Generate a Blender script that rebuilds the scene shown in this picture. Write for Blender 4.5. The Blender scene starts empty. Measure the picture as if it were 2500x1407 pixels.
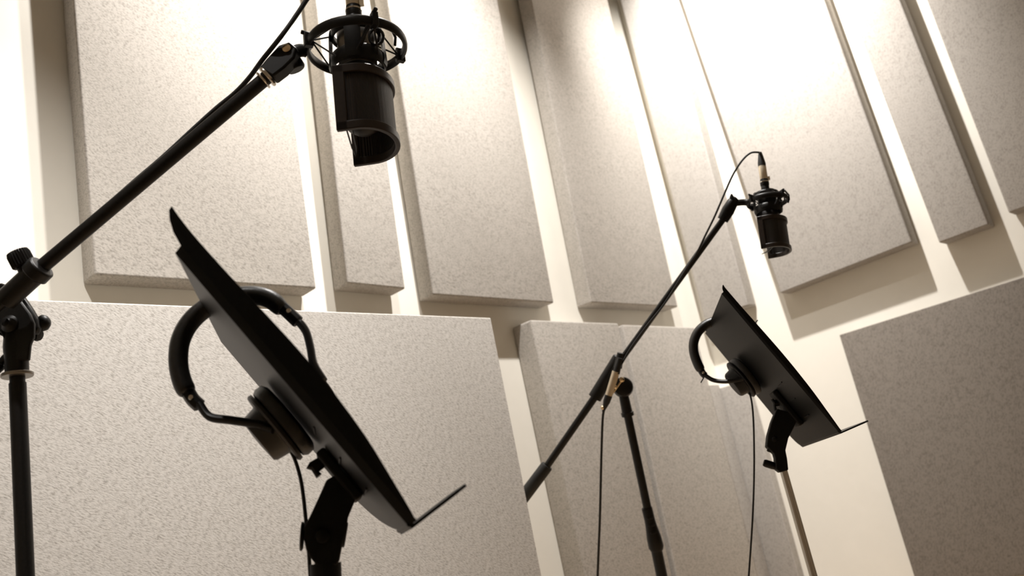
import bpy, bmesh, math, random
from mathutils import Vector as V, Matrix, noise

random.seed(7)
D2R = math.radians
scene = bpy.context.scene
col = scene.collection

# ------------------------------------------------------------------ camera
FPX = 2097.0
PITCH, ROLL, AZ = D2R(15.58), D2R(-11.68), D2R(43.17)
Fw = V((math.cos(AZ) * math.cos(PITCH), math.sin(AZ) * math.cos(PITCH), math.sin(PITCH)))
R0 = Fw.cross(V((0, 0, 1))).normalized()
U0 = R0.cross(Fw)
Rt = (math.cos(ROLL) * R0 + math.sin(ROLL) * U0)
Up = (-math.sin(ROLL) * R0 + math.cos(ROLL) * U0)
CAM = V((-3.571, -2.16, 1.05))          # room corner at the origin, left wall y=0, right wall x=0
camd = bpy.data.cameras.new('camera')
cam = bpy.data.objects.new('camera', camd)
col.objects.link(cam)
cam.matrix_world = Matrix(((Rt.x, Up.x, -Fw.x, CAM.x), (Rt.y, Up.y, -Fw.y, CAM.y),
                           (Rt.z, Up.z, -Fw.z, CAM.z), (0, 0, 0, 1)))
camd.sensor_width = 36.0
camd.lens = FPX * 36.0 / 2500.0
camd.clip_start = 0.05
camd.dof.use_dof = True
camd.dof.focus_distance = 1.48
camd.dof.aperture_fstop = 5.0
scene.camera = cam

# ------------------------------------------------------------------ world, lamps, exposure
w = bpy.data.worlds.new('world')
scene.world = w
w.use_nodes = True
w.node_tree.nodes['Background'].inputs[0].default_value = (1, .9, .78, 1)
w.node_tree.nodes['Background'].inputs[1].default_value = 0.02
scene.view_settings.view_transform = 'Standard'
scene.view_settings.look = 'None'
scene.view_settings.gamma = 1.0
scene.view_settings.use_curve_mapping = False
scene.view_settings.exposure = 0.0


def spot(name, loc, target, power, size=75, blend=.6, rad=.03, colr=(1, .965, .925)):
    l = bpy.data.lights.new(name, 'SPOT')
    l.energy = power
    l.spot_size = D2R(size)
    l.spot_blend = blend
    l.shadow_soft_size = rad
    l.color = colr
    o = bpy.data.objects.new(name, l)
    col.objects.link(o)
    o.location = loc
    o.rotation_euler = (V(target) - V(loc)).to_track_quat('-Z', 'Y').to_euler()
    return o


spot('ceiling_spot_right_wall', (-.95, -.95, 4.1), (-.0, -.66, 2.9), 690, 77, 1.)
spot('ceiling_spot_left_wall', (-1.65, -.95, 4.1), (-1.85, -.1, 1.3), 560, 90, 1.)
spot('ceiling_spot_left_wall_end', (-2.08, -.82, 4.1), (-2.6, -.1, 2.3), 330, 62, 1.)
spot('added_fill_spot', (-3.7, -1.8, 4.1), (-3.3, -.3, 1.35), 400, 46, 1.)  # added fill light, brightens the cloth screen and the left end


# ------------------------------------------------------------------ picture-to-room helpers
def ray(x, y):
    return Fw + Rt * ((x - 1250) / FPX) - Up * ((y - 703.5) / FPX)


def at(x, y, d):
    return CAM + ray(x, y) * d


def onplane(x, y, P, n):
    r = ray(x, y)
    return CAM + r * ((P - CAM).dot(n) / r.dot(n))


# ------------------------------------------------------------------ materials
def mat(name, base, rough=.5, metal=0., spec=.5):
    m = bpy.data.materials.new(name)
    m.use_nodes = True
    b = m.node_tree.nodes['Principled BSDF']
    b.inputs['Base Color'].default_value = (*base, 1)
    b.inputs['Roughness'].default_value = rough
    b.inputs['Metallic'].default_value = metal
    b.inputs['Specular IOR Level'].default_value = spec
    return m


def noise_mat(name, c1, c2, scale, rough=.5, bump=.0, stretch=(1, 1, 1), detail=4, spec=.3, lo=.3, hi=.7, sheen=0,
              metal=0.):
    m = mat(name, c1, rough, metal, spec)
    nt = m.node_tree
    b = nt.nodes['Principled BSDF']
    tc = nt.nodes.new('ShaderNodeTexCoord')
    mp = nt.nodes.new('ShaderNodeMapping')
    mp.inputs['Scale'].default_value = stretch
    nz = nt.nodes.new('ShaderNodeTexNoise')
    nz.inputs['Scale'].default_value = scale
    nz.inputs['Detail'].default_value = detail
    nz.inputs['Roughness'].default_value = .65
    cr = nt.nodes.new('ShaderNodeValToRGB')
    cr.color_ramp.elements[0].position = lo
    cr.color_ramp.elements[1].position = hi
    cr.color_ramp.elements[0].color = (*c1, 1)
    cr.color_ramp.elements[1].color = (*c2, 1)
    L = nt.links.new
    L(tc.outputs['Object'], mp.inputs[0])
    L(mp.outputs[0], nz.inputs['Vector'])
    L(nz.outputs['Fac'], cr.inputs[0])
    L(cr.outputs[0], b.inputs['Base Color'])
    if bump:
        bp = nt.nodes.new('ShaderNodeBump')
        bp.inputs['Strength'].default_value = .6
        bp.inputs['Distance'].default_value = bump
        L(nz.outputs['Fac'], bp.inputs['Height'])
        L(bp.outputs[0], b.inputs['Normal'])
    if sheen:
        b.inputs['Sheen Weight'].default_value = sheen
    return m


def felt_mat(name, c1, c2, scale, stretch, rot, bump=.0014, weave=False):
    m = mat(name, c1, .95, 0, .05)
    nt = m.node_tree
    L = nt.links.new
    b = nt.nodes['Principled BSDF']
    tc = nt.nodes.new('ShaderNodeTexCoord')

    def nz(sc, st, ro, det, rough):
        mp = nt.nodes.new('ShaderNodeMapping')
        mp.vector_type = 'TEXTURE'
        mp.inputs['Rotation'].default_value = ro
        mp2 = nt.nodes.new('ShaderNodeMapping')
        mp2.inputs['Scale'].default_value = st
        n = nt.nodes.new('ShaderNodeTexNoise')
        n.inputs['Scale'].default_value = sc
        n.inputs['Detail'].default_value = det
        n.inputs['Roughness'].default_value = rough
        L(tc.outputs['Object'], mp.inputs[0])
        L(mp.outputs[0], mp2.inputs[0])
        L(mp2.outputs[0], n.inputs['Vector'])
        return n
    fine = nz(scale, stretch, rot, 4, .6)
    coarse = nz(scale * .30, (1, 1, 1), (0, 0, 0), 3, .55)
    mx = nt.nodes.new('ShaderNodeMix')
    mx.inputs[0].default_value = .22
    L(fine.outputs['Fac'], mx.inputs[2])
    L(coarse.outputs['Fac'], mx.inputs[3])
    out = mx.outputs[0]
    if weave:
        ck = nt.nodes.new('ShaderNodeTexWave')
        ck.inputs['Scale'].default_value = 420
        ck.bands_direction = 'Z'
        L(tc.outputs['Object'], ck.inputs['Vector'])
        m2 = nt.nodes.new('ShaderNodeMix')
        m2.inputs[0].default_value = .10
        L(out, m2.inputs[2])
        L(ck.outputs['Fac'], m2.inputs[3])
        out = m2.outputs[0]
    cr = nt.nodes.new('ShaderNodeValToRGB')
    cr.color_ramp.elements[0].position = .33
    cr.color_ramp.elements[1].position = .54
    cr.color_ramp.elements[0].color = (*c1, 1)
    cr.color_ramp.elements[1].color = (*c2, 1)
    L(out, cr.inputs[0])
    L(cr.outputs[0], b.inputs['Base Color'])
    bp = nt.nodes.new('ShaderNodeBump')
    bp.inputs['Strength'].default_value = .5
    bp.inputs['Distance'].default_value = bump
    L(out, bp.inputs['Height'])
    L(bp.outputs[0], b.inputs['Normal'])
    return m


M = {}
M['felt'] = felt_mat('grey_wool_felt', (.29, .265, .235), (.51, .475, .432), 190, (.75, 1, 1.5), (0, .45, 0))
M['felt_r'] = felt_mat('taupe_wool_felt', (.31, .285, .258), (.45, .42, .386), 150, (1, 1.4, .9), (.3, 0, 0))
M['felt_dark'] = felt_mat('dark_taupe_wool_felt', (.165, .145, .125), (.255, .228, .20), 140, (1, 1.4, .9), (.3, 0, 0))
M['cloth'] = felt_mat('woven_grey_cloth', (.30, .275, .245), (.655, .622, .58), 215, (.55, 1, 1.7), (0, .5, 0), .0008, weave=True)
M['paint'] = noise_mat('cream_wall_paint', (.85, .815, .735), (.87, .835, .755), 12, .7, .0, (1, 1, 1), 2, .2)
M['ceil'] = mat('ceiling_paint', (.75, .72, .66), .8)
M['roomwall'] = mat('taupe_wall_paint', (.70, .63, .54), .8)
M['floor'] = noise_mat('oak_floor', (.50, .36, .23), (.62, .46, .30), 6, .45, .0, (1, 12, 1), 4, .3)
M['black'] = noise_mat('black_painted_steel', (.005, .0045, .004), (.009, .008, .007), 300, .42, .0, (1, 1, 1), 2, .3)
M['matte'] = noise_mat('matte_black_powder_coat', (.005, .0045, .004), (.009, .008, .007), 500, .6, .0003, (1, 1, 1),
                       2, .2)
M['desk'] = noise_mat('music_desk_black_enamel', (.0035, .0032, .003), (.0055, .005, .0045), 200, .42, .0, (1, 1, 1), 2, .15)
M['plastic'] = noise_mat('black_plastic', (.005, .0043, .0038), (.008, .007, .006), 250, .42, .0, (1, 1, 1), 2, .24)
M['rubber'] = mat('black_rubber', (.008, .0075, .007), .6)
M['leather'] = noise_mat('black_leatherette', (.010, .009, .008), (.018, .016, .014), 160, .42, .0008, (1, 1, 1), 4, .4)
M['chrome'] = mat('chrome', (.62, .58, .52), .16, 1.)
M['brass'] = mat('gold_plated_metal', (.78, .62, .40), .25, 1.)
M['nickel'] = mat('satin_nickel', (.72, .62, .47), .35, .55)
M['bronze'] = noise_mat('dark_bronze_enamel', (.019, .0115, .0075), (.025, .0155, .010), 120, .42, .0, (1, 1, 1), 2, .35)
M['glass_grey'] = mat('brushed_grey_metal', (.32, .30, .27), .35, .8)
M['cup'] = mat('satin_charcoal_plastic', (.030, .027, .024), .42, 0, .4)
M['cord'] = mat('black_elastic', (.010, .009, .008), .7)


def stripe_mat(name, c1, c2, n):
    m = mat(name, c1, .5, 0, .4)
    nt = m.node_tree
    uv = nt.nodes.new('ShaderNodeUVMap')
    wv = nt.nodes.new('ShaderNodeTexWave')
    wv.inputs['Scale'].default_value = n
    cr = nt.nodes.new('ShaderNodeValToRGB')
    cr.color_ramp.elements[0].color = (*c1, 1)
    cr.color_ramp.elements[1].color = (*c2, 1)
    nt.links.new(uv.outputs[0], wv.inputs['Vector'])
    nt.links.new(wv.outputs['Fac'], cr.inputs[0])
    nt.links.new(cr.outputs[0], nt.nodes['Principled BSDF'].inputs['Base Color'])
    bp = nt.nodes.new('ShaderNodeBump')
    bp.inputs['Distance'].default_value = .0006
    nt.links.new(wv.outputs['Fac'], bp.inputs['Height'])
    nt.links.new(bp.outputs[0], nt.nodes['Principled BSDF'].inputs['Normal'])
    return m


M['mesh'] = stripe_mat('fine_ribbed_metal_screen', (.006, .0038, .0028), (.022, .013, .008), 8)


# ------------------------------------------------------------------ object helpers
def tag(o, label=None, cat=None, group=None, kind=None):
    if label: o['label'] = label
    if cat: o['category'] = cat
    if group: o['group'] = group
    if kind: o['kind'] = kind
    return o


def thing(name, loc, label, cat, group=None):
    o = bpy.data.objects.new(name, None)
    o.empty_display_size = .05
    col.objects.link(o)
    o.location = loc
    o['wl'] = tuple(loc)
    return tag(o, label, cat, group)


def make(name, bm, m, parent=None, smooth=True, bevel=0, segs=2, loc=None, sharp=40):
    """link a bmesh (vertices given in room coordinates) as one mesh object"""
    bmesh.ops.recalc_face_normals(bm, faces=bm.faces)
    if parent is not None:
        org = V(parent['wl'])
    else:
        if loc is None:
            n = len(bm.verts)
            loc = sum((v.co for v in bm.verts), V()) / n
        org = V(loc)
    for v in bm.verts:
        v.co -= org
    me = bpy.data.meshes.new(name)
    bm.to_mesh(me)
    bm.free()
    o = bpy.data.objects.new(name, me)
    col.objects.link(o)
    me.materials.append(m)
    if parent is not None:
        o.parent = parent
        o['wl'] = tuple(org)
        if parent.type == 'MESH':
            pass
    else:
        o.location = org
        o['wl'] = tuple(org)
    if smooth:
        for p in me.polygons: p.use_smooth = True
        me.set_sharp_from_angle(angle=D2R(sharp))
    if bevel:
        b = o.modifiers.new('bevel', 'BEVEL')
        b.width = bevel
        b.segments = segs
        b.limit_method = 'ANGLE'
        b.angle_limit = D2R(35)
        b.harden_normals = False
    return o


def frame(d):
    d = d.normalized()
    a = V((0, 0, 1)) if abs(d.z) < .9 else V((1, 0, 0))
    x = a.cross(d).normalized()
    return x, d.cross(x)


def add_tube(bm, pts, rads, n=14, cap=True, closed=False, flat=None):
    """swept tube; flat=(sx, sy, ref) squashes the section, sx along ref"""
    pts = [V(p) for p in pts]
    if not isinstance(rads, (list, tuple)): rads = [rads] * len(pts)
    N = len(pts)
    rings = []
    px = None
    for i, p in enumerate(pts):
        if closed:
            t = pts[(i + 1) % N] - pts[i - 1]
        else:
            t = pts[min(i + 1, N - 1)] - pts[max(i - 1, 0)]
        t.normalize()
        if flat:
            ref = flat[2]
            x = (ref - t * ref.dot(t)).normalized()
        elif px is None:
            x, _ = frame(t)
        else:
            x = (px - t * px.dot(t)).normalized()
        y = t.cross(x)
        px = x
        sx, sy = (flat[0], flat[1]) if flat else (1, 1)
        rings.append([bm.verts.new(p + (x * math.cos(a) * sx + y * math.sin(a) * sy) * rads[i])
                      for a in [2 * math.pi * k / n for k in range(n)]])
    rng = range(N if closed else N - 1)
    for i in rng:
        a, b = rings[i], rings[(i + 1) % N]
        for k in range(n):
            bm.faces.new((a[k], a[(k + 1) % n], b[(k + 1) % n], b[k]))
    if cap and not closed:
        bm.faces.new(rings[0][::-1])
        bm.faces.new(rings[-1])
    return bm


def add_lathe(bm, P, d, prof, n=28, cap=True):
    """profile [(h, r)] turned about the axis P + d*h"""
    d = V(d).normalized()
    x, y = frame(d)
    rings = []
    for h, r in prof:
        rings.append([bm.verts.new(V(P) + d * h + (x * math.cos(a) + y * math.sin(a)) * max(r, 1e-5))
                      for a in [2 * math.pi * k / n for k in range(n)]])
    for i in range(len(rings) - 1):
        a, b = rings[i], rings[i + 1]
        for k in range(n):
            bm.faces.new((a[k], a[(k + 1) % n], b[(k + 1) % n], b[k]))
    if cap:
        bm.faces.new(rings[0][::-1])
        bm.faces.new(rings[-1])
    return bm


def add_cyl(bm, a, b, r, r2=None, n=24):
    a, b = V(a), V(b)
    L = (b - a).length
    return add_lathe(bm, a, b - a, [(0, r), (L, r if r2 is None else r2)], n)


def add_prism(bm, pts, vec):
    a = [bm.verts.new(V(p)) for p in pts]
    b = [bm.verts.new(V(p) + V(vec)) for p in pts]
    bm.faces.new(a)
    bm.faces.new(b[::-1])
    n = len(a)
    for i in range(n):
        bm.faces.new((a[i], b[i], b[(i + 1) % n], a[(i + 1) % n]))
    return bm


def add_box(bm, c, ax, ay, az, sx, sy, sz):
    c = V(c)
    p = [c + ax * sx / 2 * i + ay * sy / 2 * j - az * sz / 2 for i, j in ((-1, -1), (1, -1), (1, 1), (-1, 1))]
    return add_prism(bm, p, az * sz)


def BM(): return bmesh.new()


X, Y, Z = V((1, 0, 0)), V((0, 1, 0)), V((0, 0, 1))


def smooth_path(pts, k=6, closed=False):
    """Catmull-Rom through the points"""
    out = []
    n = len(pts)
    for i in range(n - 1 if not closed else n):
        if closed:
            p0, p1, p2, p3 = pts[i - 1], pts[i], pts[(i + 1) % n], pts[(i + 2) % n]
        else:
            p0, p1, p2, p3 = pts[max(i - 1, 0)], pts[i], pts[i + 1], pts[min(i + 2, n - 1)]
        for j in range(k):
            t = j / k
            out.append(.5 * ((2 * p1) + (p2 - p0) * t + (2 * p0 - 5 * p1 + 4 * p2 - p3) * t * t +
                             (3 * p1 - p0 - 3 * p2 + p3) * t ** 3))
    if not closed: out.append(pts[-1])
    return out


# ------------------------------------------------------------------ room shell
RX, RY, RH = -5.4, -4.8, 4.2


def slab(name, a, b, m):
    bm = BM()
    a, b = V(a), V(b)
    add_prism(bm, [V((a.x, a.y, a.z)), V((b.x, a.y, a.z)), V((b.x, b.y, a.z)), V((a.x, b.y, a.z))],
              V((0, 0, b.z - a.z)))
    return tag(make(name, bm, m, smooth=False), kind='structure')


slab('floor', (RX, RY, -.1), (0, 0, 0), M['floor'])
slab('ceiling', (RX, RY, RH), (0, 0, RH + .1), M['ceil'])
slab('wall_left', (RX, 0, -.1), (.1, .1, RH + .1), M['paint'])
slab('wall_right', (0, RY, -.1), (.1, 0, RH + .1), M['paint'])
slab('wall_back', (RX, RY - .1, -.1), (.1, RY, RH + .1), M['roomwall'])
slab('wall_side', (RX - .1, RY - .1, -.1), (RX, .1, RH + .1), M['roomwall'])

# ------------------------------------------------------------------ acoustic wall panels
TH = .08


def soft_box(bm_quad, back, m, name, label, group, bevel=.007, seed=0, amp=.0016):
    """front quad (bl, br, tr, tl) and a backward vector"""
    bm = BM()
    add_prism(bm, bm_quad, back)
    bmesh.ops.bevel(bm, geom=list(bm.edges), offset=bevel, segments=3, profile=.6, affect='EDGES')
    bmesh.ops.triangulate(bm, faces=[f for f in bm.faces if len(f.verts) > 4])
    o = make(name, bm, m, sharp=70)
    return tag(o, label, 'acoustic panel', group)


def wall_panel(side, bl, br, tr, tl, ztop, lean, m, label, group, zbot=None, th=TH, bevel=.007, br_w=None):
    """picture positions of the four visible front corners; the panel leans out by `lean` degrees towards its top"""
    n0 = V((0, -1, 0)) if side == 'L' else V((-1, 0, 0))
    B0 = onplane(*bl, n0 * th, n0)
    a = D2R(lean)
    n = (n0 * math.cos(a) - Z * math.sin(a))
    P0 = V((B0.x, B0.y, B0.z))
    q = [onplane(*p, P0, n) for p in (bl, br, tr, tl)]
    if br_w:                       # right edge outside the photograph: give the real width
        along = X if side == 'L' else -Y
        q[1] = q[0] + along * br_w
        q[2] = q[3] + along * br_w

    def ext(p, t, z):
        d = t - p
        return p + d * ((z - p.z) / d.z)
    q[3] = ext(q[0], q[3], ztop)
    q[2] = ext(q[1], q[2], ztop)
    if zbot is not None:
        q[0], q[1] = ext(q[3], q[0], zbot), ext(q[2], q[1], zbot)
    return soft_box(q, -n * (th - .002), m, 'felt_absorber', label, group, bevel)


GL, GR = 'tall felt panels of the upper row on the left wall', 'tall felt panels of the upper row on the right wall'
TOP = 3.72
wall_panel('L', (230, 671), (773, 705), (683, 0), (179, 0), TOP, .3, M['felt'],
           'wide pale felt wall panel, brightly lit, leftmost of the upper row behind the near boom', GL)
wall_panel('L', (848, 692), (990, 706), (893, 0), (771, 0), TOP, 1.0, M['felt'],
           'narrow felt wall panel hanging directly behind the large hanging microphone', GL)
wall_panel('L', (1058, 720), (1353, 740), (1215, 0), (947, 0), TOP, 1.0, M['felt'],
           'wide grey felt wall panel in the upper row just right of the large microphone', GL)
wall_panel('L', (1444, 739), (1655, 750), (1484, 0), (1297, 0), TOP, 1.0, M['felt'],
           'wide felt wall panel whose lower right corner meets the far boom pole', GL)
wall_panel('R', (1720, 784), (1826, 746), (1626, 0), (1514, 0), TOP, .7, M['felt_r'],
           'narrow pale felt panel in the room corner above the far music stand', GR)
wall_panel('R', (1905, 717), (2226, 592), (2012, 0), (1663, 0), TOP, .7, M['felt_r'],
           'wide felt panel with a bright hot spot behind the far microphone', GR)
wall_panel('R', (2293, 594), (2414, 549), (2197, 0), (2066, 0), TOP, .7, M['felt_r'],
           'narrow felt panel between two wide ones near the upper right corner', GR)
wall_panel('R', (2463, 521), (2500, 508), (2300, 0), (2262, 0), TOP, .7, M['felt_r'],
           'darker felt panel cut off by the top right edge of the photo', GR, br_w=.6)
GB = 'felt panels of the lower row'
wall_panel('L', (1430, 1407), (1641, 1407), (1509, 788), (1296, 784), 1.77, 0, M['felt'],
           'grey felt panel of the lower row beside the gobo, behind the far boom counterweight', GB, zbot=.5, th=.10)
wall_panel('L', (1653, 1407), (1850, 1407), (1697, 805), (1520, 792), 1.765, 0, M['felt'],
           'grey felt panel of the lower row in the corner behind the dark far microphone pole', GB, zbot=.5, th=.10)
# large right-hand panel
q0 = onplane(2049, 818, V((-TH, 0, 0)), X)
q1 = onplane(2231, 1407, V((-TH, 0, 0)), X)
zt = q0.z
yl = (q0.y + q1.y) / 2
soft_box([V((-TH, yl, .55)), V((-TH, yl - 1.22, .55)), V((-TH, yl - 1.22, zt)), V((-TH, yl, zt))],
         V((TH - .002, 0, 0)), M['felt_dark'], 'felt_absorber',
         'large dark taupe felt panel filling the lower right of the photo', GB, bevel=.004)

TC = .05
yc = onplane(1844, 1024, V((-TC, 0, 0)), X).y
zc = onplane(1790, 938, V((-TC, 0, 0)), X).z
soft_box([V((-TC, -.003, .55)), V((-TC, yc, .55)), V((-TC, yc, zc)), V((-TC, -.003, zc))],
         V((TC - .002, 0, 0)), M['felt_r'], 'felt_absorber',
         'narrow lower felt strip in the room corner behind the far headphone cable', GB,
         bevel=.004)

zl = onplane(1745, 940, V((0, -.03, 0)), Y).z  # added strip: its darker colour stands in for shade on the bare wall
soft_box([V((-.17, -.03, .55)), V((-.054, -.03, .55)), V((-.054, -.03, zl)), V((-.17, -.03, zl))],
         V((0, .028, 0)), M['felt_r'], 'felt_absorber',
         'thin added strip standing in for wall shade beside the room corner, between two lower felt panels', GB, bevel=.003)

# ------------------------------------------------------------------ free-standing fabric gobo (front left)
GY = -.45
g = thing('acoustic_gobo', (-2.75, GY, 0), 'large free-standing cloth-covered sound screen filling the lower left',
          'sound screen')
gt = (onplane(1205, 780, V((0, GY, 0)), Y) + onplane(53, 725, V((0, GY, 0)), Y)) / 2
gtz = gt.z
gx = (onplane(1205, 780, V((0, GY, 0)), Y).x + onplane(1317, 1407, V((0, GY, 0)), Y).x) / 2
bm = BM()
add_prism(bm, [V((gx - 1.85, GY, .12)), V((gx, GY, .12)), V((gx, GY, gtz)), V((gx - 1.85, GY, gtz))], V((0, .06, 0)))
bmesh.ops.bevel(bm, geom=list(bm.edges), offset=.004, segments=3, profile=.6, affect='EDGES')
make('cloth_panel', bm, M['cloth'], g, sharp=70)
for xx in (gx - 1.6, gx - .25):
    bm = BM()
    add_box(bm, V((xx, GY + .03, .06)), X, Y, Z, .05, .40, .12)
    make('foot', bm, M['black'], g, bevel=.005)


# ------------------------------------------------------------------ microphone head assembly (mount, microphone, screen)
def mic_head(O, ex, ez, k, ring_r, lab, far=False, flt_rot=0., cyaw=0.):
    """O: centre of the mount ring; ex: sideways, ez: up along the microphone; k: size factor"""
    ey = ez.cross(ex).normalized()

    def W(u, v, z):
        return O + (ex * u + ey * v + ez * z) * k

    def circ(r, z, n=48, a0=0, a1=2 * math.pi):
        return [W(r * math.cos(a0 + (a1 - a0) * i / n), r * math.sin(a0 + (a1 - a0) * i / n), z) for i in range(n)]
    # ---- shock mount
    sm = thing('shock_mount', O, lab['mount'], 'microphone mount')
    bm = BM()
    add_tube(bm, circ(ring_r, 0), .0062 * k, 12, closed=True, flat=(1.3, .6, ez))
    make('outer_ring', bm, M['plastic'], sm)
    bm = BM()
    for z, r in ((.020, .034), (-.027, .037)):
        add_tube(bm, circ(r, z), .0052 * k, 10, closed=True, flat=(1.4 if z > 0 else 2.3, .6, ez))
    for q in range(4):
        a = -math.pi / 2 + q * math.pi / 2 + .06
        p = [W((r + .001) * math.cos(a), (r + .001) * math.sin(a), z) for z, r in
             ((.027, .034), (.020, .036), (-.03, .0385), (-.036, .037))]
        add_tube(bm, p, .0118 * k, 4, flat=(1.0, .25, (p[0] - W(0, 0, .02)).cross(ez)))
    make('inner_cage', bm, M['plastic'], sm)
    clips = [math.radians(d) for d in (-152, -57, 36, 122)]
    for i, a in enumerate(clips[:7]):
        bm = BM()
        er = (ex * math.cos(a) + ey * math.sin(a))
        et = (ey * math.cos(a) - ex * math.sin(a))
        c = W(ring_r * math.cos(a), ring_r * math.sin(a), .002)
        add_box(bm, c, er, et, ez, .013 * k, .009 * k, .021 * k)
        add_cyl(bm, c + ez * .009 * k - er * .006 * k, c + ez * .012 * k + er * .010 * k, .0032 * k, n=10)
        make('cord_clip', bm, M['plastic'], sm, bevel=.0015 * k)
        for zz, rr in ((.022, .037), (-.029, .040)):
            for da in (-.42, .42):
                bm = BM()
                a2 = a + da
                add_tube(bm, [c - er * .004 * k, W(rr * math.cos(a2), rr * math.sin(a2), zz)], .0013 * k, 8)
                make('elastic_cord', bm, M['cord'], sm)
    # hexagonal locking loop on the right of the cage
    bm = BM()
    lp = [W(.012, -.040, -.024), W(.030, -.050, .006), W(.040, -.052, .011), W(.057, -.030, .004), W(.060, -.018, -.004),
          W(.057, -.010, -.012)]
    add_tube(bm, lp, .0030 * k, 8, flat=(1.3, .7, ez))
    make('locking_arm', bm, M['plastic'], sm)
    bm = BM()
    hook = [W(.034 + .010 * math.cos(t), -.026, -.004 + .013 * math.sin(t)) for t in
            [math.pi * 2 * i / 16 for i in range(16)]]
    add_tube(bm, hook, .0022 * k, 8, closed=True)
    make('spring_loop', bm, M['black'], sm)
    # ---- microphone
    mi = thing('microphone', W(0, 0, -.1), lab['mic'], 'microphone')
    bm = BM()
    add_lathe(bm, W(0, 0, .034), -ez, [(h * k, r * k) for h, r in (
        (0, .012), (.002, .018), (.006, .026), (.010, .0275), (.068, .0275), (.070, .0265))], 36)
    make('body', bm, M['glass_grey'] if not far else M['plastic'], mi)
    bm = BM()
    add_lathe(bm, W(0, 0, -.036), -ez, [(h * k, r * k) for h, r in (
        (0, .0265), (.002, .0280), (.012, .0280), (.014, .0262), (.080, .0262), (.094, .0225), (.101, .013),
        (.104, .002))], 36)
    make('grille', bm, M['mesh'], mi)
    for aa in (0, 1):
        bm = BM()
        add_tube(bm, circ(.0272, -.052 - aa * .07, 32), .0016 * k, 8, closed=True)
        make('grille_band', bm, M['bronze'], mi)
    bm = BM()
    add_lathe(bm, W(0, 0, .033), ez, [(h * k, r * k) for h, r in (
        (0, .0125), (.016, .0120), (.018, .0108), (.026, .0108))], 28)
    make('connector_socket', bm, M['plastic'], mi)
    # ---- pop filter (clip-on curved screen)
    pf = thing('pop_filter', W(0, 0, -.12), lab['filter'], 'pop filter')
    cr, sr = math.cos(flt_rot), math.sin(flt_rot)

    def path(off):
        Ru, Rv = .0445 + off, .0575 + off
        p = [(-.026, -Rv), (-.012, -Rv)]
        for i in range(25):
            t = -math.pi / 2 + math.pi * i / 24
            p.append((Ru * math.cos(t), Rv * math.sin(t)))
        p += [(-.012, Rv), (-.030, Rv)]
        return [(x * cr - y * sr, x * sr + y * cr) for x, y in p]

    def sheet(off0, off1, z0, z1, trim=0):
        bm = BM()
        A, B = path(off0), path(off1)
        if trim: A, B = A[trim:-trim], B[trim:-trim]
        n = len(A)
        uvl = bm.loops.layers.uv.new('UVMap')
        vs = [[bm.verts.new(W(*p, z)) for p in P] for P, z in ((A, z0), (A, z1), (B, z1), (B, z0))]
        for i in range(n - 1):
            for j in range(4):
                f = bm.faces.new((vs[j][i], vs[j][i + 1], vs[(j + 1) % 4][i + 1], vs[(j + 1) % 4][i]))
                for lp_, uu in zip(f.loops, (i, i + 1, i + 1, i)):
                    lp_[uvl].uv = (uu * .12, 0)
        bm.faces.new([vs[j][0] for j in range(4)])
        bm.faces.new([vs[j][-1] for j in range(4)][::-1])
        return bm
    zt_, zb_ = -.061, -.159
    make('screen', sheet(-.0012, .0004, zt_ - .006, zb_ + .006), M['mesh'], pf)
    bm = sheet(-.003, .0042, zt_, zt_ - .0125)
    o = make('frame_top', bm, M['bronze'], pf, bevel=.0012)
    bm = sheet(-.003, .0042, zb_ + .0125, zb_)
    o = make('frame_bottom', bm, M['bronze'], pf, bevel=.0012)
    for e in (0, -1):
        P = path(0)
        a_, b_ = (V((*P[0], 0)), V((*P[1], 0))) if e == 0 else (V((*P[-1], 0)), V((*P[-2], 0)))
        d = (b_ - a_).normalized()
        nrm = V((d.y, -d.x, 0))
        bm = BM()
        pts = [a_ - nrm * .003, a_ + d * .012 - nrm * .003, a_ + d * .012 + nrm * .004, a_ + nrm * .004]
        if e == 0:
            pts = [a_ + nrm * s + d * t for s, t in ((-.003, 0), (-.003, .016), (.0042, .016), (.0042, 0))]
        else:
            pts = [a_ + nrm * s + d * t for s, t in ((.003, 0), (.003, .010), (-.0042, .010), (-.0042, 0))]
        add_prism(bm, [W(p.x, p.y, zt_ + .0001) for p in pts], -ez * (zt_ - zb_) * k)
        make('frame_post', bm, M['bronze'], pf, bevel=.0012)
    for s in (-1, 1):
        bm = BM()
        add_tube(bm, [W(-.012 - .004 * s, -.045, zb_ + .010), W(-.018 - .003 * s, .010, zb_ + .006), W(-.024, .050, zb_ + .012)],
                 .0012 * k, 6)
        make('clip_wire', bm, M['black'], pf)
    return W, ey


# near assembly
ex_n = R0
O1 = at(871, 116, 1.25)
t = D2R(4)
ez1 = (Z * math.cos(t) + R0 * math.sin(t)).normalized()
ex1 = (R0 - ez1 * R0.dot(ez1)).normalized()
W1, ey1 = mic_head(O1, ex1, ez1, 1.0, .0700, dict(
    mount='large black spider shock mount ring holding the near microphone at the top',
    mic='near studio microphone hanging upside down in the large shock mount, top centre',
    filter='dark bronze curved pop filter clipped on the near hanging microphone'))
# far assembly
O2 = at(1873, 492, 2.3)
t = D2R(8)
ez2 = (Z * math.cos(t) + R0 * math.sin(t)).normalized()
ex2 = (R0 - ez2 * R0.dot(ez2)).normalized()
W2, ey2 = mic_head(O2, ex2, ez2, .9, .0580, dict(
    mount='smaller black shock mount at the tip of the far boom, right of centre',
    mic='far studio microphone hanging from the right-hand boom',
    filter='black curved pop filter on the far right-hand microphone'), far=True, flt_rot=D2R(-25))


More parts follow.
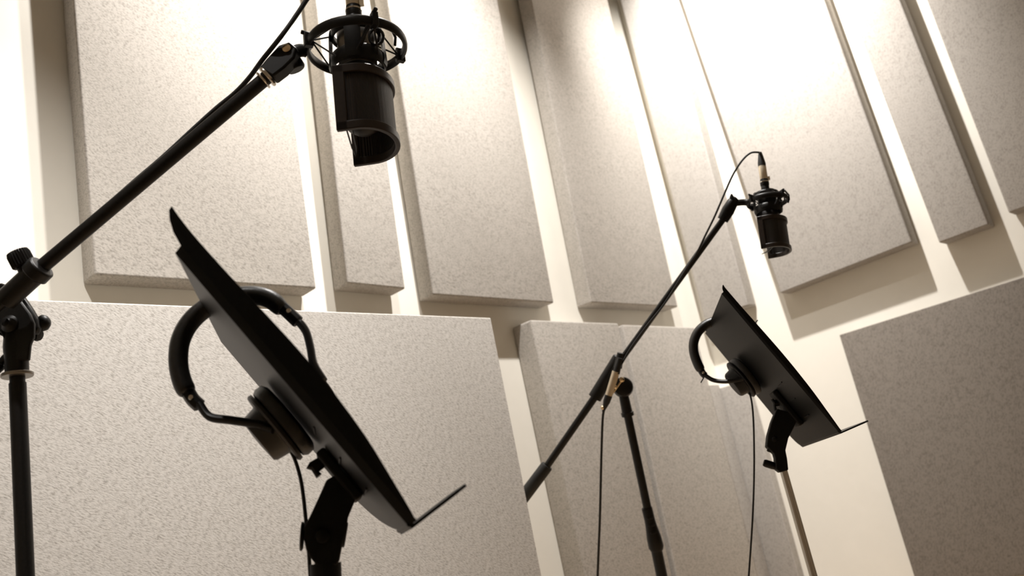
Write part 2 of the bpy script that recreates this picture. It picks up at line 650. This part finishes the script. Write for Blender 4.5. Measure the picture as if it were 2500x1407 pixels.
# ------------------------------------------------------------------ microphone cables
def xlr(parent, W, gold=True):
    """plug standing on the microphone socket (part of the cable)"""
    bm = BM()
    k = 1
    c = W(0, 0, .050)
    ez = (W(0, 0, 1) - W(0, 0, 0)).normalized()
    add_lathe(bm, c, ez, [(0, .0113), (.004, .0118), (.012, .0118), (.014, .0108), (.018, .0108)], 28)
    make('plug_collar', bm, M['plastic'], parent)
    bm = BM()
    add_lathe(bm, W(0, 0, .060), ez, [(0, .0121), (.0025, .0121)], 28)
    make('plug_ring', bm, M['chrome'], parent)
    bm = BM()
    add_lathe(bm, W(0, 0, .066), ez, [(0, .0100), (.001, .0105), (.042, .0105), (.044, .0095)], 28)
    er = (W(1, 0, 0) - W(0, 0, 0)).normalized()
    add_box(bm, W(.0135, -.002, .072), er, ez, er.cross(ez), .006, .010, .006)
    make('plug_barrel', bm, M['nickel'], parent)
    bm = BM()
    add_lathe(bm, W(0, 0, .109), ez, [(0, .0105), (.012, .0105), (.038, .006), (.045, .004)], 24)
    make('strain_relief', bm, M['rubber'], parent)


mc = thing('microphone_cable', W1(0, 0, .05), 'thick black cable looping down beside the near boom from the top edge',
           'cable')
xlr(mc, W1)
a0 = W1(0, 0, .150)
pth = [a0, a0 + ez1 * .025 - R0 * .004, a0 + ez1 * .035 - R0 * .030, at(775, -45, 1.245), at(745, 5, 1.235),
       at(716, 48, 1.225), at(690, 84, 1.215), at(664, 117, 1.215), at(640, 147, 1.22), at(610, 188, 1.222),
       at(575, 226, 1.222), at(530, 263, 1.22), at(480, 308, 1.215), at(400, 382, 1.205), at(330, 442, 1.195),
       at(270, 495, 1.185), at(215, 543, 1.178), at(165, 590, 1.172), at(110, 634, 1.178), at(60, 672, 1.19),
       at(10, 705, 1.185), at(-60, 770, 1.18), at(-90, 900, 1.18), at(-95, 1100, 1.18)]
e = pth[-1]
pth += [V((e.x, e.y, .6)), V((e.x - .02, e.y - .02, .2)), V((e.x - .1, e.y - .05, .006)), V((e.x - .5, e.y - .1, .006))]
bm = BM()
add_tube(bm, smooth_path(pth, 6), .0034, 12)
make('cable', bm, M['rubber'], mc)

mc2 = thing('microphone_cable', W2(0, 0, .05), 'thin black cable arching over the far microphone and along its boom',
            'cable')
xlr(mc2, W2)
a0 = W2(0, 0, .150)
pth = [a0, a0 + ez2 * .006 - R0 * .001, at(1850, 372, 2.3), at(1832, 374, 2.3), at(1812, 392, 2.3), at(1790, 426, 2.3),
       at(1770, 470, 2.3), at(1745, 528, 2.3), at(1722, 575, 2.31), at(1700, 620, 2.32), at(1678, 652, 2.33),
       at(1655, 690, 2.33), at(1620, 745, 2.35), at(1580, 795, 2.36), at(1540, 850, 2.365), at(1520, 885, 2.365),
       at(1507, 905, 2.365)]
bm = BM()
add_tube(bm, smooth_path(pth, 6), .0027, 10)
make('cable', bm, M['rubber'], mc2)
# in-line plug pair beside the hinge, then the cable falls to the floor
pa, pb = at(1509, 893, 2.365), at(1504, 910, 2.365)
bm = BM()
add_cyl(bm, at(1514, 875, 2.365), at(1504, 912, 2.365), .0075, .0105)
make('strain_relief', bm, M['rubber'], mc2)
bm = BM()
add_cyl(bm, at(1504, 908, 2.365), at(1486, 966, 2.365), .0108, .0100)
make('plug_barrel', bm, M['nickel'], mc2)
bm = BM()
add_lathe(bm, at(1486, 966, 2.365), at(1472, 1008, 2.365) - at(1486, 966, 2.365),
          [(0, .0105), (.018, .0100), (.040, .0045), (.048, .0035)])
make('strain_relief', bm, M['rubber'], mc2)
pth = [at(1474, 1004, 2.365), at(1471, 1030, 2.365), at(1468, 1120, 2.365), at(1465, 1250, 2.365),
       at(1462, 1330, 2.365), at(1459, 1407, 2.365), at(1457, 1480, 2.365), at(1456, 1560, 2.365)]
e = pth[-1]
pth += [V((e.x, e.y, e.z * .6)), V((e.x, e.y, e.z * .35)), V((e.x + .01, e.y - .01, .15)), V((e.x + .05, e.y - .06, .006)), V((e.x + .1, e.y - .5, .006))]
bm = BM()
add_tube(bm, smooth_path(pth, 6), .0034, 10)
make('cable', bm, M['rubber'], mc2)


# ------------------------------------------------------------------ near microphone stand
def knurl(bm, P, d, h, r, n=26, dr=.0014):
    d = d.normalized()
    x, y = frame(d)
    rings = []
    for hh, rr in ((0, r * .86), (h * .08, r), (h * .8, r), (h, r * .9)):
        rings.append([bm.verts.new(P + d * hh + (x * math.cos(a) + y * math.sin(a)) * (rr - (dr if i % 2 else 0)))
                      for i, a in enumerate([2 * math.pi * i / (2 * n) for i in range(2 * n)])])
    for i in range(3):
        a, b = rings[i], rings[i + 1]
        for q in range(2 * n):
            bm.faces.new((a[q], a[(q + 1) % (2 * n)], b[(q + 1) % (2 * n)], b[q]))
    bm.faces.new(rings[0][::-1])
    bm.faces.new(rings[-1])


def round_base(parent, c, r, m):
    bm = BM()
    add_lathe(bm, V((c.x, c.y, 0)), Z, [(0, r), (.012, r), (.022, r * .9), (.03, r * .3), (.05, .03), (.07, .018)], 48)
    make('base', bm, m, parent)


def tripod(parent, c, m, spread=.32, a0=0.3, r=.009):
    for q in range(3):
        a = a0 + q * 2 * math.pi / 3
        d = V((math.cos(a), math.sin(a), 0))
        bm = BM()
        add_tube(bm, [V((c.x, c.y, .30)) + d * .015, V((c.x, c.y, .03)) + d * spread], r, 12)
        leg = make('leg', bm, m, parent)
        bm = BM()
        add_lathe(bm, V((c.x, c.y, 0)) + d * (spread + .005), Z, [(0, .017), (.03, .017), (.045, r + .002)], 16)
        make('rubber_foot', bm, M['rubber'], leg)
    bm = BM()
    add_cyl(bm, V((c.x, c.y, .24)), V((c.x, c.y, .36)), .02)
    make('leg_hub', bm, m, parent)


Dn = 1.17
pt = at(42, 915, Dn)
st = thing('microphone_stand', (pt.x, pt.y, 0), 'near black boom microphone stand at the left edge of the photo',
           'microphone stand')
round_base(st, pt, .15, M['black'])
bm = BM()
add_cyl(bm, V((pt.x, pt.y, .03)), pt + Z * -.012, .0108, n=28)
add_cyl(bm, pt + Z * -.020, pt + Z * -.0, .0096, n=28)
make('pole', bm, M['black'], st)
bm = BM()
add_lathe(bm, pt - Z * .003, Z, [(0, .0195), (.001, .0203), (.004, .0203), (.005, .0190)], 36)
make('pole_flange', bm, M['glass_grey'], st)
bm = BM()
add_lathe(bm, pt + Z * .001, Z, [(0, .0148), (.028, .0150), (.032, .0158), (.040, .0160), (.05, .0150), (.072, .012)], 36)
make('collar', bm, M['black'], st)
# hinge body: fork plates in the plane facing the camera side
nH = -(Fw - Z * Fw.z).normalized()          # horizontal, towards the camera


def hp(x, y, P=pt, n=nH, off=0.):
    return onplane(x, y, P + n * off, n)


bm = BM()
out = [(22, 880), (14, 840), (0, 812), (-25, 800), (-45, 770), (-40, 735), (-10, 700), (25, 712), (50, 735), (72, 765), (82, 790),
       (80, 822), (72, 842), (68, 880)]
add_prism(bm, [hp(x, y, off=.013) for x, y in out], -nH * .007)
add_prism(bm, [hp(x, y, off=-.006) for x, y in out], -nH * .007)
make('hinge_fork', bm, M['black'], st, bevel=.002)
bm = BM()
inn = [(-30, 720), (0, 690), (42, 705), (74, 752), (90, 780), (92, 800), (84, 815), (50, 810), (0, 820), (-30, 790)]
add_prism(bm, [hp(x, y, off=.0055) for x, y in inn], -nH * .011)
make('hinge_block', bm, M['plastic'], st, bevel=.002)
bm = BM()
add_lathe(bm, hp(26, 792, off=.012), nH, [(0, .012), (.004, .012), (.007, .009), (.009, .0075), (.012, .0055), (.013, .002)], 24)
make('hinge_bolt', bm, M['black'], st)
bm = BM()
pk = hp(74, 795, off=-.012)
add_cyl(bm, pk, hp(100, 790, off=-.012), .006)
add_lathe(bm, hp(92, 790, off=-.012), hp(108, 791, off=-.012) - hp(92, 792, off=-.012),
          [(0, .006), (.002, .0095), (.007, .0118), (.012, .0105), (.016, .006), (.0175, .001)], 24)
make('lock_knob', bm, M['plastic'], st)
bm = BM()
add_lathe(bm, hp(78, 815, off=-.012), hp(102, 818, off=-.012) - hp(78, 812, off=-.012),
          [(0, .008), (.010, .0088), (.013, .007), (.0135, .001)], 20)
make('lock_nut', bm, M['plastic'], st)
bm = BM()
add_tube(bm, smooth_path([hp(25, 862), hp(10, 876), hp(0, 890)], 4), .005, 10)
add_lathe(bm, hp(2, 886), hp(-14, 902) - hp(2, 886), [(0, .007), (.004, .0095), (.012, .009), (.016, .004)], 20)
make('wing_bolt', bm, M['plastic'], st)
# boom
b0, b1 = at(654, 187, 1.215), at(52, 694, 1.155)
bd = (b1 - b0).normalized()
bm = BM()
add_cyl(bm, b0, b1 + bd * .22, .0098, n=28)
make('boom', bm, M['black'], st)
bm = BM()
add_lathe(bm, b1 + bd * .25, -bd, [(0, .030), (.004, .034), (.09, .034), (.094, .030)], 32)
make('counterweight', bm, M['black'], st)
bm = BM()
c0 = at(104, 650, 1.155)
c1 = at(50, 700, 1.155)
c2 = at(12, 735, 1.155)
L = (c2 - c0).length
add_lathe(bm, c0, c2 - c0, [(0, .0165), (.002, .0185), (.016, .0190), (.018, .0152), (L * .75, .0150), (L, .0150)], 36)
make('boom_clamp', bm, M['black'], st, bevel=.0008)
# clamp knob above the sleeve
bm = BM()
kp, kq = at(68, 668, 1.155), at(44, 622, 1.155)
kd = (kq - kp).normalized()
add_cyl(bm, kp, at(52, 640, 1.155), .0105, .0085)
knurl(bm, at(60, 650, 1.155) + V((0, 0, 0)), kd, .022, .0150)
make('clamp_knob', bm, M['plastic'], st)
# tip clip and swivel
swd = (at(722, 128, 1.235) - b0)
bm = BM()
add_lathe(bm, b0 + bd * -.002, bd, [(0, .0150), (.0015, .0158), (.0035, .0158), (.005, .0145)], 32)
add_lathe(bm, b0 + bd * .007, bd, [(0, .0130), (.0015, .0140), (.003, .0130)], 32)
make('tip_washer', bm, M['chrome'], st)

# swivel clip: belongs to the shock mount
sm1 = [o for o in col.objects if o.name.startswith('shock_mount')][0]
fx = (b0 - b1).normalized()
bm = BM()
s0 = b0 + fx * .001
s1 = at(716, 120, 1.232)
sd = (s1 - s0).normalized()
sx = sd.cross(nH).normalized()
sy = sd.cross(sx)
LL = (s1 - s0).length
prof = [(-.0125, 0), (.0125, 0), (.0165, LL * .35), (.0175, LL * .75), (.010, LL * 1.02), (-.006, LL * 1.06), (-.014, LL * .82), (-.0138, LL * .3)]
add_prism(bm, [s0 + sx * a + sd * b + nH * .012 for a, b in prof], -nH * .024)
clip = make('swivel_clip', bm, M['plastic'], sm1, bevel=.003, segs=3)
bm = BM()
add_lathe(bm, at(700, 119, 1.2175), nH, [(0, .0062), (.0022, .0062), (.003, .0052)], 24)
make('screw', bm, M['brass'], clip)
bm = BM()
add_lathe(bm, at(712, 148, 1.240), at(730, 172, 1.240) - at(712, 140, 1.240), [(0, .009), (.003, .0135), (.013, .0140), (.016, .012)], 28)
make('swivel_knob', bm, M['plastic'], sm1, bevel=.001)
bm = BM()
add_tube(bm, smooth_path([at(705, 132, 1.235), at(728, 124, 1.24), at(745, 124, 1.245), W1(-.070, -.004, 0)], 4), .0088, 14,
         flat=(1.15, .75, Z))
add_lathe(bm, at(731, 124, 1.24), X, [(0, .0)], 3) if False else None
make('yoke_arm', bm, M['plastic'], sm1)


# ------------------------------------------------------------------ music stands
def music_stand(corner_px, D, al, tau, H, Wd, lab, neck, chrome_pole, far=False):
    wv = V((math.cos(al), math.sin(al), 0))            # across the desk, away from the camera
    nv = V((-math.sin(al), math.cos(al), 0))
    hv = nv * math.cos(tau) + Z * math.sin(tau)         # up the desk
    mv = -nv * math.sin(tau) + Z * math.cos(tau)        # towards the reader
    B = at(*corner_px, D)

    def Q(u, v, m=0.):
        return B + wv * u + hv * v + mv * m
    root = thing('music_stand', (0, 0, 0), lab, 'music stand')
    # neck pixel polygon lives in the plane across the middle of the desk
    mid = Q(Wd / 2, H * .3, -.02)

    def npx(x, y, off=0.):
        return onplane(x, y, mid + wv * off, wv)
    polep = neck['pole']
    p_top, p_dn = npx(*polep[0]), npx(*polep[1])
    pd = (p_dn - p_top).normalized()
    foot = p_top + pd * ((p_top.z - .0) / -pd.z)
    root.location = (foot.x, foot.y, 0)
    root['wl'] = (foot.x, foot.y, 0)
    T = .0016
    # desk back plate with rounded bottom corners
    fl = neck['fl']
    CH = .0075 if fl > .9 else .004
    bm = BM()
    rc, ru = neck['rc'], neck['ru']
    pts = [(CH, 0.0), (CH, H), (Wd - CH, H), (Wd - CH, rc)]
    for i in range(1, 17):
        a = math.pi / 2 * i / 16
        pts.append((Wd - CH - ru + ru * math.cos(a), rc - rc * math.sin(a)))
    add_prism(bm, [Q(u, v, -T / 2) for u, v in pts], mv * T)
    make('desk', bm, M['desk'], root, smooth=False, bevel=.0006)
    # side flanges with a chamfered bend
    tp = neck['tip']
    tab = [(-.004, .0070), (.02, .0092), (.06, .0118), (.13, .0160), (.25, .0228), (.38, .0268), (.5, .0285),
           (.62, .0280), (.75, .0262), (.88, .0244), (1.0, .0238), (1. + tp * .6, .0246), (1. + tp, .0262)]
    tab = [(q.x, q.y) for q in smooth_path([V((a_, b_, 0)) for a_, b_ in tab], 4)]
    for s_, u0, uc in ((1, 0., CH), (-1, Wd, Wd - CH)):
        bm = BM()
        pl = [(H * v, m_) for v, m_ in tab] + [(H * (1 + tp * .95), .0215), (H * (1 + tp * .72), .0155), (H * (1 + tp * .4), .0105), (H, .0075)]
        pl = [(v, max(m_ * neck['fl'], CH - .0003)) for v, m_ in pl]
        clean = []
        for q in pl:
            if not clean or (abs(q[0] - clean[-1][0]) + abs(q[1] - clean[-1][1])) > 1e-4: clean.append(q)
        v0 = 0. if s_ > 0 else rc
        clean = [q for q in clean if q[0] >= v0 - .003]
        add_prism(bm, [Q(u0, v, m_) for v, m_ in clean], wv * (T * s_))
        add_prism(bm, [Q(u0, v0 - .0012, CH - .0002), Q(u0, H, CH - .0002), Q(uc, H, -T / 2), Q(uc, v0, -T / 2)],
                  (mv + wv * s_).normalized() * T)
        make('side_flange', bm, M['desk'], root, smooth=False, bevel=.0003)
    # pressed ribs low on the back
    for i in range(3):
        bm = BM()
        add_box(bm, Q(Wd * .30, H * (.16 + .12 * i), -.0018), wv, hv, mv, .05, .0025, .0018)
        make('pressed_rib', bm, M['desk'], root, smooth=False, bevel=.0005)
    # lip
    bm = BM()
    ld = neck['lip'][0]
    lt = D2R(neck['lip'][1])
    lv = mv * math.cos(lt) - hv * math.sin(lt)
    lp = [(.004, 0), (.004, ld * .80), (.012, ld * .95), (.028, ld), (Wd - .040 - ru * .72, ld), (Wd - .018 - ru * .72, ld * .92),
          (Wd - .006 - ru * .72, ld * .72), (Wd - .004 - ru * .72, 0)]
    add_prism(bm, [Q(u, -.001, 0) + lv * m_ for u, m_ in lp], -hv * .0032)
    add_tube(bm, [Q(.006, .001, .002), Q(Wd - .006 - ru * .72, .001, .002)], .0036, 12)
    make('ledge', bm, M['desk'], root, smooth=False, bevel=.0006)
    # bracket behind the desk
    bm = BM()
    add_box(bm, Q(Wd / 2, neck['br'][0] * H, -.0075), wv, hv, mv, .05, neck['br'][1], .012)
    make('desk_bracket', bm, M['matte'], root, bevel=.003)
    bm = BM()
    add_prism(bm, [npx(x, y, -.016) for x, y in neck['poly']], wv * .032)
    nk = make('neck', bm, M['matte'], root, bevel=.002)
    for (x, y, r) in neck['bolts']:
        bm = BM()
        add_lathe(bm, npx(x, y, -.016), -wv, [(0, r), (.003, r), (.006, r * .8), (.0075, r * .3)], 20)
        make('bolt', bm, M['matte'], nk)
    for a, b, r in neck['knobs']:
        bm = BM()
        a, b = npx(*a), npx(*b)
        add_lathe(bm, a, b - a, [(0, r * .85), ((b - a).length * .3, r), ((b - a).length * .85, r), ((b - a).length, r * .8)],
                  20)
        make('knob', bm, M['plastic'], root)
    if 'wing' in neck:
        bm = BM()
        a, b, c, d_ = [npx(*p) for p in neck['wing']]
        add_cyl(bm, a, b, .0035)
        x_ = (b - a).normalized()
        add_lathe(bm, b - x_ * .004, x_, [(0, .007), (.012, .008), (.013, .003)], 18)
        add_tube(bm, [c, (c + b) / 2 + x_ * .004, b + x_ * .006, (d_ + b) / 2 + x_ * .004, d_],
                 [.0065, .0055, .008, .0055, .0065], 12, flat=(1.0, .6, wv))
        make('wing_knob', bm, M['plastic'], root)
    # pole, base
    bm = BM()
    add_cyl(bm, p_top, foot - pd * .03, neck['r'], n=28)
    make('pole', bm, M['chrome'] if chrome_pole else M['matte'], root)
    if 'sleeve' in neck:
        bm = BM()
        a, b = npx(*neck['sleeve'][0]), npx(*neck['sleeve'][1])
        add_cyl(bm, a, b, neck['sleeve'][2], n=28)
        make('pole_sleeve', bm, M['matte'], root)
    tripod(root, foot, M['matte'], .28, .7)
    return root, Q, wv, hv, mv


neckN = dict(
    pole=((795, 1368), (806, 1620)), r=.0125,
    poly=[(826, 1156), (838, 1172), (862, 1208), (869, 1216), (850, 1262), (846, 1296), (836, 1330), (829, 1368), (822, 1380),
          (775, 1382), (762, 1368), (747, 1342), (742, 1318), (741, 1290), (756, 1262), (778, 1215), (797, 1172)],
    bolts=[(787, 1308, .0085)],
    knobs=[((742, 1310), (733, 1310), .016), ((838, 1306), (846, 1307), .014)],
    wing=((800, 1119), (778, 1134), (752, 1138), (779, 1163)),
    sleeve=((795, 1376), (797, 1450), .0175),
    br=(.262, .072), lip=(.071, 5), fl=1., tip=.112, rc=.10, ru=.30)
HN = .36
azc = math.atan2(Fw.y, Fw.x)
ms1, Q1, wv1, hv1, mv1 = music_stand((1000, 1283), .8227, azc + D2R(14.3), D2R(58.65), HN, .379,
                                     'near black music stand seen edge-on in the lower centre, headphones on it', neckN,
                                     False)
# clamp block low at the pole
neckF = dict(
    pole=((1913, 1150), (1986, 1407)), r=.0084,
    poly=[(1897, 998), (1915, 1003), (1950, 1018), (1938, 1045), (1925, 1070), (1918, 1100), (1922, 1120), (1925, 1148),
          (1905, 1154), (1895, 1146), (1893, 1118), (1890, 1108), (1872, 1090), (1875, 1062), (1884, 1030)],
    bolts=[(1891, 1073, .006)],
    knobs=[((1895, 1140), (1864, 1130), .0085), ((1890, 1100), (1874, 1094), .008)],
    wing=((1915, 985), (1898, 985), (1885, 975), (1893, 1002)),
    br=(.26, .095), lip=(.066, 13), fl=.52, tip=.035, rc=.04, ru=.04)
ms2, Q2, wv2, hv2, mv2 = music_stand((2050, 1055), 1.705, azc + D2R(-4.8), D2R(65.45), HN, .44,
                                     'far music stand with chrome pole, seen from behind at the right', neckF, True,
                                     far=True)


# ------------------------------------------------------------------ headphones
def headphones(P, wv, hv, mv, cupc, cup2, band, sl1, yk1, sl2, yk2, lab, s=1., far=False):
    """P: point in the plane of the headband; wv: plane normal; paths in picture positions inside that plane"""
    def px(x, y, off=0.):
        return onplane(x, y, P + wv * off, wv)
    root = thing('headphones', px(*band[len(band) // 2]), lab, 'headphones')
    pts = smooth_path([px(x, y) for x, y in band], 5)
    n = len(pts)
    rad = []
    for i in range(n):
        t_ = i / (n - 1)
        e = min(1, min(t_, 1 - t_) / .05)
        rad.append(.0098 * s * (.72 + .28 * math.sqrt(e)))
    bm = BM()
    add_tube(bm, pts, rad, 16, flat=(1.55, 1.05, wv))
    hb = make('headband', bm, M['leather'], root)
    bm = BM()
    cen = sum(pts, V()) / n
    add_tube(bm, [p + (p - cen).normalized() * .0065 * s for p in pts[2:-2]], .0030 * s, 8, flat=(3.4, .8, wv))
    make('band_cover', bm, M['plastic'], hb)
    for sl, yk in ((sl1, yk1), (sl2, yk2)):
        if sl:
            bm = BM()
            add_tube(bm, smooth_path([px(x, y) for x, y in sl], 4), .0072 * s, 8, flat=(1.5, 1.05, wv))
            o = make('size_slider', bm, M['plastic'], root, bevel=.0008)
            bm = BM()
            m_ = px(*sl[len(sl) // 2])
            add_lathe(bm, m_ - wv * .011 * s, -wv, [(0, .003 * s), (.002, .0025 * s)], 12)
            make('screw', bm, M['chrome'], o)
        if yk:
            for sg in (-1, 1):
                bm = BM()
                ypts = [px(x, y, off=sg * min(.034, .006 + .030 * i / max(1, len(yk) - 1)) * s) for i, (x, y) in enumerate(yk)]
                add_tube(bm, smooth_path(ypts, 4), .0040 * s, 10, flat=(1.5, 1.15, wv))
                make('yoke', bm, M['plastic'], root)
    # ear cups
    for c, sg in ((cupc, -1), (cup2, 1)):
        a = mv * sg
        c = V(c)
        bm = BM()
        prof = [(0, .030), (.0005, .040), (.004, .0455), (.012, .0460), (.0165, .0430), (.018, .036)]
        add_lathe(bm, c, a, [(h * s, r * s) for h, r in prof], 40)
        cup_pad = make('ear_pad', bm, M['leather'], root)
        bm = BM()
        prof = [(.018, .036), (.0185, .0445), (.022, .0450), (.024, .0430), (.0245, .033), (.026, .0315), (.040, .0290),
                (.043, .0265), (.044, .010)]
        add_lathe(bm, c, a, [(h * s, r * s) for h, r in prof], 40)
        make('ear_cup', bm, M['plastic'] if far else M['cup'], root)
    return root, px


# near pair: cups either side of the desk, band over its top edge
pn = Q1(.379 * .56, .2, 0)


def inpl(x, y, P, wv): return onplane(x, y, P, wv)


def project_to_desk(P, Q0, mv, off):
    return P - mv * ((P - Q0).dot(mv)) + mv * off


cn = inpl(712, 1012, pn, wv1)
cc = project_to_desk(cn, Q1(0, 0, 0), mv1, -.004)
c2_ = project_to_desk(cn, Q1(0, 0, 0), mv1, .004) + hv1 * .012
hp1, hpx = headphones(
    pn, wv1, hv1, mv1, cc, c2_,
    [(460, 960), (447, 938), (437, 900), (436, 860), (443, 825), (462, 790), (492, 760), (535, 735), (580, 724),
     (625, 722), (662, 733), (690, 757)],
    [(458, 955), (470, 975), (488, 992)], [(488, 988), (512, 1018), (560, 1026), (625, 1036), (668, 1050)],
    [(686, 748), (706, 766), (728, 787)], [(733, 790), (748, 812), (758, 850), (766, 890), (790, 930)],
    'black studio headphones clamped over the near music stand', s=1.1)
hc = thing('headphone_cable', hpx(700, 1090), 'thin black cable hanging from the near headphones', 'cable')
bm = BM()
pth = [hpx(x, y) for x, y in ((698, 1080), (708, 1098), (722, 1128), (734, 1170), (741, 1215), (746, 1262), (750, 1300),
                              (754, 1350), (757, 1400), (760, 1450), (762, 1520))]
e = pth[-1]
pth += [V((e.x, e.y, e.z * .6)), V((e.x, e.y, e.z * .35)), V((e.x + .01, e.y, .12)), V((e.x + .05, e.y + .04, .004)), V((e.x + .2, e.y + .3, .004))]
add_tube(bm, smooth_path(pth, 5), .0023, 10)
make('cable', bm, M['rubber'], hc)
bm = BM()
add_tube(bm, [hpx(696, 1076), hpx(708, 1098)], [.004, .0026], 10)
make('strain_relief', bm, M['rubber'], hc)

# far pair
pf2 = Q2(.44 * .72, .2, 0)
cf = inpl(1833, 909, pf2, wv2)
cc = project_to_desk(cf, Q2(0, 0, 0), mv2, -.004)
c2_ = project_to_desk(cf, Q2(0, 0, 0), mv2, .004)
hp2, hpx2 = headphones(
    pf2, wv2, hv2, mv2, cc, c2_,
    [(1712, 905), (1703, 888), (1695, 865), (1693, 842), (1699, 820), (1712, 802), (1732, 789), (1760, 782), (1790, 784),
     (1815, 796), (1832, 812)],
    [(1711, 903), (1716, 912), (1722, 918)], [(1722, 917), (1740, 928), (1765, 932), (1795, 930), (1815, 925)],
    [(1832, 812), (1840, 824), (1846, 838)], [(1846, 838), (1855, 860), (1865, 885)],
    'black headphones hooked over the far music stand', s=1.12, far=True)
for a_, b_ in (((1711, 935), (1723, 914)), ((1838, 796), (1850, 782))):
    bm = BM()
    add_cyl(bm, hpx2(*a_), hpx2(*b_), .0014, n=8)
    make('adjuster_pin', bm, M['black'], hp2)
hc = thing('headphone_cable', hpx2(1832, 960), 'thin black cable hanging straight down from the far headphones', 'cable')
bm = BM()
pth = [hpx2(x, y) for x, y in ((1826, 952), (1834, 975), (1839, 1020), (1841, 1090), (1841, 1160), (1839, 1230),
                               (1836, 1290), (1832, 1350), (1828, 1407), (1824, 1470), (1822, 1540))]
e = pth[-1]
pth += [V((e.x, e.y, e.z * .6)), V((e.x, e.y, e.z * .35)), V((e.x + .01, e.y, .12)), V((e.x + .05, e.y + .04, .004)), V((e.x + .2, e.y + .3, .004))]
add_tube(bm, smooth_path(pth, 5), .0022, 10)
make('cable', bm, M['rubber'], hc)

# ------------------------------------------------------------------ far microphone stand
Df = 2.40
pt = at(1532, 1012, Df)
pl = at(1600, 1340, Df)
st2 = thing('microphone_stand', (0, 0, 0), 'far black boom microphone stand right of centre', 'microphone stand')
dd = (pl - pt).normalized()
ft = pt + dd * (pt.z / -dd.z)
st2.location = (ft.x, ft.y, 0)
st2['wl'] = (ft.x, ft.y, 0)
bm = BM()
add_cyl(bm, pt - dd * .02, at(1585, 1262, Df), .0118, n=24)
make('pole', bm, M['black'], st2)
bm = BM()
add_cyl(bm, at(1598, 1320, Df), ft - dd * .03, .0158, n=24)
make('lower_pole', bm, M['black'], st2)
bm = BM()
a, b = at(1579, 1240, Df), at(1604, 1344, Df)
L = (b - a).length
add_lathe(bm, a, b - a, [(0, .0145), (.004, .0150), (L * .3, .0150), (L * .45, .0165), (L * .7, .0205), (L * .92, .0215), (L, .0175)],
          28)
make('height_clutch', bm, M['plastic'], st2)
for i in range(3):
    bm = BM()
    c = a + (b - a) * (.25 + .17 * i) - (Fw - Z * Fw.z).normalized() * (.0155 + .002 * i)
    add_box(bm, c, R0, (b - a).normalized(), nH, .016, .006, .003)
    make('grip_rib', bm, M['plastic'], st2, bevel=.001)
round_base(st2, ft, .16, M['black'])
bm = BM()
add_lathe(bm, at(1533, 1016, Df), -dd, [(0, .0175), (.010, .0180), (.012, .0150), (.05, .0140), (.075, .012)], 28)
make('collar', bm, M['black'], st2)
bm = BM()
c = at(1521, 946, Df)
add_lathe(bm, c + nH * .018, -nH, [(0, .018), (.004, .026), (.012, .0285), (.024, .0285), (.032, .026), (.036, .018)], 32)
make('hinge', bm, M['black'], st2, bevel=.001)
bm = BM()
pa, pb = at(1519, 928, Df - .035), at(1471, 996, Df - .035)
add_cyl(bm, pa, pb, .0024, n=10)
add_lathe(bm, at(1519, 928, Df - .045), Fw, [(0, .002), (.002, .0065), (.008, .0075), (.014, .0065), (.03, .005)], 18)
add_lathe(bm, pb - nH * .006, nH, [(0, .002), (.002, .005), (.008, .0055), (.012, .002)], 14)
add_lathe(bm, at(1502, 946, Df - .035) - nH * .006, nH, [(0, .002), (.002, .005), (.008, .0055), (.012, .002)], 14)
make('brass_lever', bm, M['brass'], st2)
# boom
f0, f1 = at(1766, 535, 2.33), at(1470, 940, 2.42)
fe = at(1284, 1206, 2.45)
bm = BM()
add_cyl(bm, f0, at(1505, 895, 2.40), .0085, n=20)
make('boom', bm, M['black'], st2)
bm = BM()
add_cyl(bm, at(1508, 890, 2.40), at(1330, 1146, 2.445), .0105, n=20)
make('boom_tail', bm, M['black'], st2)
bm = BM()
add_lathe(bm, at(1512, 872, 2.41), at(1452, 972, 2.42) - at(1512, 872, 2.41),
          [(0, .014), (.003, .0175), ((at(1452, 972, 2.42) - at(1512, 872, 2.41)).length, .0195)], 28)
make('boom_clamp', bm, M['black'], st2)
bm = BM()
ce = at(1336, 1137, 2.445)
add_lathe(bm, ce, (fe - ce), [(0, .0165), (.004, .0180), (.13, .0185), (.135, .015)], 28)
make('counterweight', bm, M['rubber'], st2)
bm = BM()
add_cyl(bm, at(1515, 862, 2.39), at(1508, 898, 2.395), .009, .0125)
make('boom_grip', bm, M['rubber'], st2)
# swivel clip of far mount
sm2 = [o for o in col.objects if o.name.startswith('shock_mount')][1]
bm = BM()
s0, s1 = at(1764, 538, 2.325), at(1790, 492, 2.315)
add_tube(bm, [s0, (s0 + s1) / 2, s1, at(1797, 484, 2.315)], [.0150, .0175, .0150, .008], 12)
clip2 = make('swivel_clip', bm, M['plastic'], sm2)
bm = BM()
add_tube(bm, smooth_path([at(1787, 497, 2.315), at(1803, 495, 2.312), at(1818, 494, 2.31), W2(-.052, 0, 0)], 4), .0085, 12,
         flat=(1.1, .8, Z))
make('yoke_arm', bm, M['plastic'], sm2)
bm = BM()
add_lathe(bm, at(1787, 490, 2.31), at(1786, 476, 2.31) - at(1787, 490, 2.31), [(0, .007), (.010, .006), (.018, .002)], 16)
make('swivel_knob', bm, M['plastic'], sm2)

for o in col.objects:
    if 'wl' in o: del o['wl']
